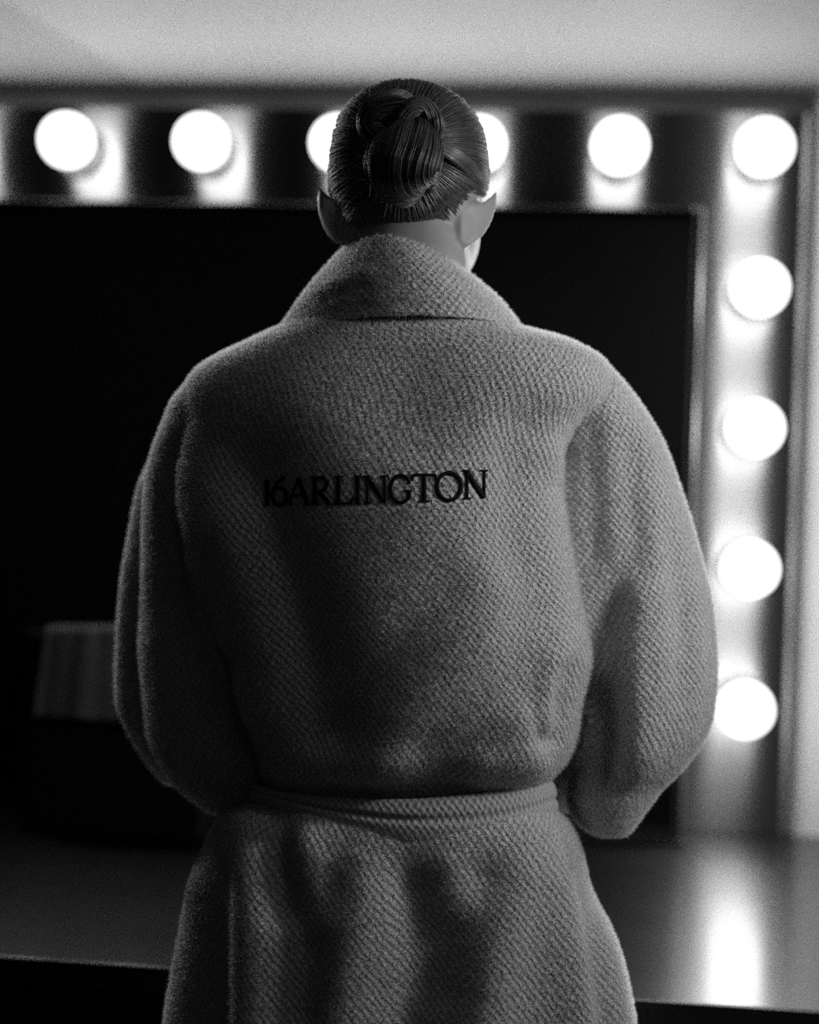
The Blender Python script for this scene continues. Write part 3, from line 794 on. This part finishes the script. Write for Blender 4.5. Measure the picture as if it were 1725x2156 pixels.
# letter, x0, x1, y top, y bottom (photograph pixels on the robe)
WORD = [('1', 557, 567, 1010, 1064), ('6', 571, 606, 1006, 1063), ('A', 607, 652, 1006, 1062), ('R', 654, 699, 1004, 1061), ('L', 704, 744, 1003, 1060),
        ('I', 747, 761, 1002, 1059), ('N', 767, 817, 1002, 1058), ('G', 820, 868, 1001, 1058), ('T', 869, 919, 998, 1055), ('O', 919, 974, 995, 1053), ('N', 977, 1026, 990, 1049)]
WPX = 7.6
V, F = [], []
def cast(px, py):
    d = FW + (px - IW / 2) / FPX * RT + (py - IH / 2) / FPX * DN
    d = Vector(d).normalized()
    h = robe_bvh.ray_cast(Vector(CAM), d, 5)
    if h[0] is None: return Vector(at(px, py, -1.12))
    return h[0] - d * 0.0009
for ch, x0, x1, y0, y1 in WORD:
    for pts, wt in GL[ch]:
        q = np.array([(x0 + (x1 - x0) * p[0], y1 + (y0 - y1) * p[1]) for p in pts])
        if len(pts) < 8:
            dd = [q[0]]
            for a, b_ in zip(q[:-1], q[1:]):
                n = max(2, int(np.linalg.norm(b_ - a) / 3))
                for k in range(1, n + 1): dd.append(a + (b_ - a) * k / n)
            q = np.array(dd)
        t = np.gradient(q, axis=0); t /= np.linalg.norm(t, axis=1)[:, None] + 1e-9
        nn = np.stack([-t[:, 1], t[:, 0]], 1) * WPX * wt / 2
        jit = 1 + 0.08 * rng.randn(len(q), 1)
        o = len(V)
        for a in range(len(q)):
            for m_ in (-1, 0, 1):
                pp = q[a] + nn[a] * m_ * jit[a]
                V.append(cast(*pp))
        for a in range(len(q) - 1):
            for m_ in (0, 1):
                i0 = o + a * 3 + m_
                F.append((i0, i0 + 1, i0 + 4, i0 + 3))
lo = link('embroidered_lettering', mesh('embroidered_lettering', V, F), M_thread, robe)
lo['label'] = 'black embroidered lettering reading 16ARLINGTON'
md = lo.modifiers.new('thick', 'SOLIDIFY'); md.thickness = 0.0012; md.offset = 0

# ---- body: head, neck, ears, trunk, limbs as one continuous skin
YH = -0.955
skull = Volume([
    (203, 845, 885, YH + 0.002, 0.02, 0.02), (208, 808, 922, YH + 0.002, 0.042, 0.045), (222, 775, 951, YH + 0.002, 0.064, 0.065), (252, 741, 988, YH, 0.084, 0.085),
    (290, 722, 1007, YH, 0.094, 0.095), (340, 713, 1016, YH, 0.098, 0.099), (400, 709, 1019, YH, 0.094, 0.100),
    (440, 712, 1016, YH, 0.086, 0.100), (490, 716, 1012, YH, 0.076, 0.100), (530, 722, 1006, YH + 0.005, 0.066, 0.098),
    (570, 745, 985, YH + 0.015, 0.055, 0.088), (605, 790, 940, YH + 0.035, 0.035, 0.062), (618, 825, 905, YH + 0.045, 0.015, 0.04)], n=2.15, nr=60, na=96, persp=False)
neck = Volume([
    (420, 760, 965, -0.975, 0.055, 0.045), (480, 748, 978, -0.980, 0.054, 0.045), (540, 738, 988, -0.983, 0.054, 0.05), (600, 728, 996, -0.985, 0.056, 0.05),
    (660, 700, 1030, -0.985, 0.062, 0.055), (700, 640, 1090, -0.985, 0.065, 0.06)], n=2.1, nr=40, na=64, persp=False)
trunk = Volume([
    (690, 660, 1060, -0.985, 0.055, 0.055), (730, 560, 1150, -0.985, 0.065, 0.065), (780, 480, 1210, -0.985, 0.075, 0.07), (900, 500, 1130, -0.985, 0.085, 0.08),
    (1100, 540, 1080, -0.985, 0.085, 0.09), (1350, 600, 1080, -0.985, 0.085, 0.09), (1620, 620, 1090, -0.985, 0.088, 0.085), (1850, 560, 1140, -0.985, 0.105, 0.09),
    (2050, 530, 1170, -0.985, 0.11, 0.09), (2200, 540, 1160, -0.985, 0.10, 0.085), (2280, 600, 1100, -0.985, 0.07, 0.06)], n=2.1, nr=60, na=72, persp=True)
def W(px, py, Y): return at(px, py, Y)
pieces = [skull.mesh(), neck.mesh(), trunk.mesh()]
def limb(pts, radii, n=24, k=30):
    c = curve_pts(pts, k); r = spline(np.linspace(0, 1, len(radii)), radii, np.linspace(0, 1, k))
    return tube(c, list(r), n)
for sgn, sh, el, wr in ((-1, W(490, 820, -0.965), W(410, 1500, -0.93), W(735, 1668, -0.775)), (1, W(1200, 820, -0.965), W(1370, 1500, -0.92), W(1000, 1668, -0.775))):
    pieces.append(limb([sh, sh * 0.5 + el * 0.5, el], [0.040, 0.036, 0.033]))
    pieces.append(limb([el, el * 0.5 + wr * 0.5, wr], [0.033, 0.031, 0.023]))
    # hand: palm, four fingers, thumb
    cx = W(867, 1690, -0.75)
    dirv = np.array([cx[0] - wr[0], 0.012, cx[2] - wr[2]]); dirv /= np.linalg.norm(dirv)
    down = np.array([0, 0, -1.0]); down -= dirv * (down @ dirv); down /= np.linalg.norm(down)
    fwd = np.cross(dirv, down); fwd = fwd if fwd[1] > 0 else -fwd
    pc = wr + dirv * 0.045
    pieces.append(tube([wr - dirv * 0.01, wr + dirv * 0.02, wr + dirv * 0.05, wr + dirv * 0.085], [(0.018, 0.024), (0.015, 0.036), (0.014, 0.041), (0.011, 0.038)], 20))
    for f, (off, ln) in enumerate(((-0.030, 0.068), (-0.010, 0.076), (0.010, 0.071), (0.030, 0.056))):
        b0 = wr + dirv * 0.078 + down * off
        pts = [b0, b0 + dirv * ln * 0.40 + fwd * 0.004, b0 + dirv * ln * 0.70 - fwd * 0.012, b0 + dirv * ln * 0.82 - fwd * 0.030]
        pieces.append(limb(pts, [0.0095, 0.0088, 0.0082, 0.0070], 14, 14))
    b0 = wr + dirv * 0.025 - down * 0.030
    pieces.append(limb([b0, b0 - down * 0.022 + dirv * 0.022, b0 - down * 0.030 + dirv * 0.05, b0 - down * 0.026 + dirv * 0.068 - fwd * 0.006], [0.013, 0.011, 0.010, 0.008], 14, 14))
for sgn in (-1, 1):
    hx = person.location[0] + sgn * 0.085
    hip = np.array([hx, -0.985, 0.80]); knee = np.array([hx, -0.965, 0.46]); ank = np.array([hx, -1.0, 0.085])
    pieces.append(limb([hip, hip * 0.5 + knee * 0.5, knee], [0.080, 0.066, 0.050]))
    pieces.append(limb([knee, knee * 0.62 + ank * 0.38 + np.array([0, -0.012, 0]), ank], [0.050, 0.048, 0.030]))
    ft = [np.array([hx, -1.035, 0.034]), np.array([hx, -1.0, 0.045]), np.array([hx + sgn * 0.006, -0.93, 0.034]), np.array([hx + sgn * 0.012, -0.865, 0.022]), np.array([hx + sgn * 0.012, -0.815, 0.014])]
    pieces.append(tube(ft, [(0.024, 0.028), (0.032, 0.040), (0.036, 0.030), (0.044, 0.020), (0.030, 0.012)], 20))
    pieces.append(limb([ank, np.array([hx, -1.0, 0.04])], [0.031, 0.034], 20, 6))
# face
fz0 = lambda py: at(864, py, YH + 0.1)[2]
fx = at(864, 400, YH + 0.1)[0]; FY = YH + 0.098
pieces.append(limb([(fx, FY - 0.004, fz0(375)), (fx, FY + 0.010, fz0(420)), (fx, FY + 0.021, fz0(455)), (fx, FY + 0.004, fz0(470))], [0.008, 0.009, 0.012, 0.010], 16, 16))
for dz, r in ((505, 0.0065), (517, 0.0075)):
    pieces.append(limb([(fx - 0.024, FY - 0.012, fz0(dz)), (fx - 0.010, FY - 0.001, fz0(dz)), (fx + 0.010, FY - 0.001, fz0(dz)), (fx + 0.024, FY - 0.012, fz0(dz))], [0.003, r, r, 0.003], 12, 14))
for sg in (-1, 1):
    pieces.append(limb([(fx + sg * 0.048, FY - 0.026, fz0(392)), (fx + sg * 0.031, FY - 0.014, fz0(390)), (fx + sg * 0.015, FY - 0.012, fz0(393))], [0.006, 0.0125, 0.006], 14, 14))
    pieces.append(limb([(fx + sg * 0.052, FY - 0.026, fz0(362)), (fx + sg * 0.030, FY - 0.008, fz0(355)), (fx + sg * 0.010, FY - 0.004, fz0(362))], [0.005, 0.008, 0.006], 12, 12))
# ears: shells standing off the head
def ear(outline, yin, yout, xin, xout):
    q = curve_pts(outline + [outline[0]], 60)[:-1]
    cen = q.mean(0); V, F = [], []; n = len(q)
    rings = [(0.0, 0), (0.45, 0), (0.8, 0), (0.95, 0), (1.0, 0.5), (0.95, 1), (0.8, 1), (0.45, 1), (0.0, 1)]
    for s, side in rings:
        for p in q:
            pp = cen + (p - cen) * s
            t = np.clip((pp[0] - xin) / (xout - xin), 0, 1)
            Y = yin + (yout - yin) * t ** 0.9 - 0.006 * math.sin(math.pi * t)
            cup = 0.004 * (s ** 2)
            V.append(at(pp[0], pp[1], Y + side * 0.0085 * (1.0 if s < 0.9 else 0.8) - cup * 0.4))
    m = len(rings)
    for i in range(m - 1):
        for k in range(n):
            k2 = (k + 1) % n
            F.append((i * n + k, i * n + k2, (i + 1) * n + k2, (i + 1) * n + k))
    return V, F
pieces.append(ear([(671, 391), (668, 415), (669, 440), (675, 468), (686, 492), (703, 511), (724, 521), (745, 512), (757, 482), (757, 445), (742, 424), (712, 420), (692, 408)], -1.012, -0.972, 755, 672))
pieces.append(ear([(1047, 400), (1048, 420), (1043, 446), (1034, 471), (1020, 494), (1002, 512), (984, 521), (970, 515), (966, 485), (970, 450), (988, 426), (1018, 424), (1034, 412)], -1.012, -0.972, 968, 1046))
V, F = join(pieces)
body_me = remesh('body', V, F, 0.0028, 4, 0.5)
body = link('body', body_me, M_skin, person)
body['label'] = 'bare neck, ears and head above the collar'

# ---- hair: slicked back strands drawn into a low knotted bun
sv, sf = skull.mesh()
sk_bvh = BVHTree.FromPolygons([Vector(v) for v in sv], sf)
HC = Vector(at(864, 340, YH))
BUN = Vector(at(850, 312, -1.05))
def on_head(d, off):
    d = Vector(d).normalized()
    h = sk_bvh.ray_cast(HC + d * 0.4, -d, 1.0)
    p = h[0] if h[0] is not None else HC + d * 0.09
    return p + d * off
bd = (BUN - HC).normalized()
hl = [(864, 236, YH + 0.085), (790, 245, YH + 0.075), (738, 290, YH + 0.05), (722, 345, YH + 0.035), (712, 400, YH + 0.01), (711, 418, YH - 0.015), (728, 440, YH - 0.05), (760, 478, YH - 0.07),
      (805, 498, YH - 0.078), (850, 504, YH - 0.08), (895, 492, YH - 0.078), (932, 458, YH - 0.075), (962, 418, YH - 0.065), (995, 400, YH - 0.035), (1016, 414, YH - 0.008), (1016, 395, YH + 0.012), (1006, 345, YH + 0.035), (990, 290, YH + 0.05), (938, 245, YH + 0.075), (864, 236, YH + 0.085)]
HLN = 720
hp = curve_pts([at(*p) for p in hl], HLN + 1)[:-1]
def strand_dir(i, s):
    a = (Vector(hp[i % HLN]) - HC).normalized()
    ang = a.angle(bd); ax = a.cross(bd)
    if ax.length < 1e-6: return a
    return (Matrix.Rotation(ang * s, 3, ax.normalized()) @ a)
# base layer
V, F = [], []
n1, n2 = 180, 26
for i in range(n1):
    for j in range(n2):
        s = j / (n2 - 1)
        off = 0.0025 + 0.0025 * min(1, s * 6) * 1.0 - (0.004 if j == 0 else 0)
        V.append(on_head(strand_dir(int(i * HLN / n1), s * 0.99), off))
for i in range(n1):
    i2 = (i + 1) % n1
    for j in range(n2 - 1):
        F.append((i * n2 + j, i * n2 + j + 1, i2 * n2 + j + 1, i2 * n2 + j))
bmh = mesh('hair', V, F)
bmb = bmesh.new(); bmb.from_mesh(bmh); bmesh.ops.recalc_face_normals(bmb, faces=bmb.faces[:]); bmb.to_mesh(bmh); bmb.free()
hair = link('hair', bmh, M_hairbase, person)
hair['label'] = 'dark hair slicked back from the hairline'

def ribbon_strands(name, paths, radii, m, parent, sides=4):
    V, F = [], []
    for path, r in zip(paths, radii):
        path = np.asarray(path); mm = len(path); o = len(V)
        for i in range(mm):
            t = path[min(i + 1, mm - 1)] - path[max(i - 1, 0)]; t /= np.linalg.norm(t) + 1e-9
            ref = np.array([0.3, 0.2, 0.93]) if abs(t[2]) < 0.9 else np.array([1.0, 0, 0])
            a = np.cross(t, ref); a /= np.linalg.norm(a); b = np.cross(t, a)
            rr = r * (0.35 if i in (0, mm - 1) else 1.0)
            for k in range(sides):
                q = 2 * math.pi * k / sides
                V.append(path[i] + (a * math.cos(q) + b * math.sin(q)) * rr)
        for i in range(mm - 1):
            for k in range(sides):
                k2 = (k + 1) % sides
                F.append((o + i * sides + k, o + i * sides + k2, o + (i + 1) * sides + k2, o + (i + 1) * sides + k))
    o = link(name, mesh(name, V, F), m, parent)
    o['kind'] = 'stuff'
    return o
paths, rad = [], []
for k in range(3200):
    i = rng.randint(HLN)
    s0 = 0.0 if rng.rand() < 0.45 else rng.rand() * 0.6
    if 255 < i < 455 and rng.rand() < 0.6: s0 = -0.22 * rng.rand() ** 1.5
    h0 = 0.0035 + rng.rand() * 0.0035
    wob = rng.randn() * 0.004; di = rng.randn() * 6
    pp = []
    for j in range(13):
        s = s0 + (0.985 - s0) * j / 12
        d = strand_dir(int(i + di * s), s)
        off = h0 * min(1.0, 0.15 + max(s, 0) * 5) + 0.002 * math.sin(s * 5 + wob * 900) * s + (0.004 * s)
        pp.append(np.array(on_head(d, off)))
    paths.append(pp); rad.append(0.0003 + 0.0004 * rng.rand())
ribbon_strands('hair_strands', paths, rad, M_hair, hair)

def lock(name, path, wid, dep, n, twist, parent, frizz=0.0):
    """a thick lock: core plus strands wound on it; path px,py,Y; wid/dep radii in m"""
    c = curve_pts([at(*p) for p in path], 26)
    ww = spline(np.linspace(0, 1, len(wid)), wid, np.linspace(0, 1, 26)); dp = spline(np.linspace(0, 1, len(dep)), dep, np.linspace(0, 1, 26))
    fr = []
    for i in range(26):
        t = c[min(i + 1, 25)] - c[max(i - 1, 0)]; t /= np.linalg.norm(t)
        b = np.array([0, -1.0, 0]); b -= t * (b @ t); b /= np.linalg.norm(b)
        fr.append((np.cross(b, t), b))
    V, F = [], []
    for i in range(26):
        for k in range(28):
            q = 2 * math.pi * k / 28
            V.append(c[i] + fr[i][0] * math.cos(q) * ww[i] * 0.95 + fr[i][1] * math.sin(q) * dp[i] * 0.95)
    for i in range(25):
        for k in range(28):
            k2 = (k + 1) % 28
            F.append((i * 28 + k, i * 28 + k2, (i + 1) * 28 + k2, (i + 1) * 28 + k))
    F.append(tuple(range(28))); F.append(tuple(25 * 28 + k for k in reversed(range(28))))
    me = mesh(name, V, F)
    bmb = bmesh.new(); bmb.from_mesh(me); bmesh.ops.recalc_face_normals(bmb, faces=bmb.faces[:]); bmb.to_mesh(me); bmb.free()
    o = link(name, me, M_hairbase, parent)
    paths, rad = [], []
    for k in range(n):
        q0 = 2 * math.pi * rng.rand(); tw = twist + rng.randn() * 0.15; lift = 0.93 + 0.12 * rng.rand()
        pp = []
        for i in range(0, 26):
            q = q0 + tw * i / 25
            g = 1 + 0.035 * math.sin(7 * q0 + i * 0.25)
            v = c[i] + (fr[i][0] * math.cos(q) * ww[i] + fr[i][1] * math.sin(q) * dp[i]) * lift * g
            pp.append(v)
        paths.append(pp); rad.append(0.0003 + 0.0004 * rng.rand())
    for k in range(int(frizz)):
        i = rng.randint(4, 22); q = 2 * math.pi * rng.rand()
        v = c[i] + fr[i][0] * math.cos(q) * ww[i] + fr[i][1] * math.sin(q) * dp[i]
        d = (v - c[i]); d /= np.linalg.norm(d) + 1e-9
        e = rng.randn(3) * 0.5
        L_ = 0.004 + 0.006 * rng.rand()
        paths.append([v, v + (d + e * 0.5) * L_ * 0.5, v + (d + e) * L_]); rad.append(0.0004)
    V, F = [], []
    return o, paths, rad
bun = None
allp, allr = [], []
specs = [
    ('side_lock', [(1019, 408, -0.968), (1006, 378, -1.004), (985, 350, -1.032), (955, 326, -1.052), (918, 308, -1.066)], [0.003, 0.006, 0.007, 0.007, 0.005], [0.002, 0.003, 0.004, 0.004, 0.003], 160, 0.3, 4),
    ('bun', [(868, 262, -1.078), (866, 285, -1.100), (858, 318, -1.118), (851, 345, -1.118), (856, 372, -1.100), (868, 388, -1.075)], [0.012, 0.022, 0.031, 0.034, 0.031, 0.018], [0.014, 0.018, 0.022, 0.024, 0.022, 0.012], 620, 0.5, 60),
    ('bun_lock', [(840, 290, -1.085), (846, 258, -1.108), (862, 232, -1.112), (886, 224, -1.108), (906, 240, -1.102), (916, 268, -1.095), (908, 302, -1.080)], [0.006, 0.008, 0.0085, 0.009, 0.009, 0.009, 0.006], [0.008, 0.010, 0.010, 0.010, 0.010, 0.010, 0.006], 240, 1.2, 10),
    ('bun_lock', [(862, 222, -1.068), (826, 224, -1.090), (796, 240, -1.095), (788, 264, -1.095), (806, 284, -1.095), (836, 280, -1.085)], [0.010, 0.014, 0.017, 0.017, 0.013, 0.007], [0.010, 0.016, 0.018, 0.018, 0.014, 0.008], 360, 1.5, 70),
    ('bun_lock', [(806, 300, -1.085), (797, 325, -1.100), (796, 352, -1.102), (806, 378, -1.090), (824, 392, -1.075)], [0.008, 0.012, 0.013, 0.011, 0.006], [0.010, 0.014, 0.015, 0.012, 0.006], 240, -0.8, 80),
    ('bun_lock', [(896, 300, -1.085), (908, 330, -1.098), (912, 362, -1.098), (907, 388, -1.088), (892, 402, -1.072)], [0.004, 0.006, 0.007, 0.006, 0.004], [0.006, 0.008, 0.009, 0.008, 0.005], 120, 0.4, 6),
]
for nm, pth, wd, dpt, n, tw, fz_ in specs:
    o, pp, rr = lock(nm, pth, wd, dpt, n, tw, hair, fz_)
    allp += pp; allr += rr
ribbon_strands('bun_strands', allp, allr, M_hair, hair)

# ---- terry pile: short loops of yarn standing on the robe and collar
def pile(n, Pv, Fv, rngp):
    a = Pv[Fv[:, 0]]; b = Pv[Fv[:, 1]]; c = Pv[Fv[:, 2]]; d = Pv[Fv[:, 3]]
    nr = np.cross(c - a, d - b); ar = np.linalg.norm(nr, axis=1); nr /= ar[:, None] + 1e-12
    ii = np.searchsorted(np.cumsum(ar) / ar.sum(), rngp.rand(n))
    u, v = rngp.rand(n, 1), rngp.rand(n, 1)
    p = (a[ii] * (1 - u) + b[ii] * u) * (1 - v) + (d[ii] * (1 - u) + c[ii] * u) * v
    return p, nr[ii]
rp_ = np.random.RandomState(11)
selq = FQ[(fz > 0.66)]
p1_, n1_ = pile(560000, P2, selq, rp_)
CV = verts(cm); cl_ = np.zeros(len(cm.loops), int); cm.loops.foreach_get('vertex_index', cl_)
p2_, n2_ = pile(40000, CV, cl_.reshape(-1, 4), rp_)
axd = p2_ - axis; axd[:, 2] = 0
n2_ *= np.sign((n2_ * axd).sum(1))[:, None]
from mathutils.kdtree import KDTree
kt = KDTree(len(lo.data.vertices))
for v in lo.data.vertices: kt.insert(v.co, v.index)
kt.balance()
qx, qy = proj(p1_)                                   # no pile over the embroidery
cand = np.where((qx > 540) & (qx < 1045) & (qy > 975) & (qy < 1080) & (p1_[:, 1] < -1.0))[0]
drop = np.array([i for i in cand if kt.find(Vector(p1_[i]))[2] < 0.0028], int)
km = np.ones(len(p1_), bool); km[drop] = False
p1_, n1_ = p1_[km], n1_[km]
pp_ = np.vstack([p1_, p2_]); nn_ = np.vstack([n1_, n2_]); n_ = len(pp_)
dr = nn_ + rp_.randn(n_, 3) * 0.45; dr /= np.linalg.norm(dr, axis=1)[:, None]
sd = np.cross(dr, rp_.randn(n_, 3)); sd /= np.linalg.norm(sd, axis=1)[:, None] + 1e-9
ln = (0.0022 + 0.0032 * rp_.rand(n_, 1)); wd_ = 0.0002 + 0.0002 * rp_.rand(n_, 1)
VV = np.stack([pp_ - sd * wd_, pp_ + sd * wd_, pp_ + dr * ln], 1).reshape(-1, 3)
pm = bpy.data.meshes.new('terry_pile')
pm.vertices.add(n_ * 3); pm.vertices.foreach_set('co', VV.ravel())
pm.loops.add(n_ * 3); pm.loops.foreach_set('vertex_index', np.arange(n_ * 3))
pm.polygons.add(n_); pm.polygons.foreach_set('loop_start', np.arange(n_) * 3)
pm.update(calc_edges=True)
pl_o = link('terry_pile', pm, M_pile, robe, smooth=False); pl_o['kind'] = 'stuff'
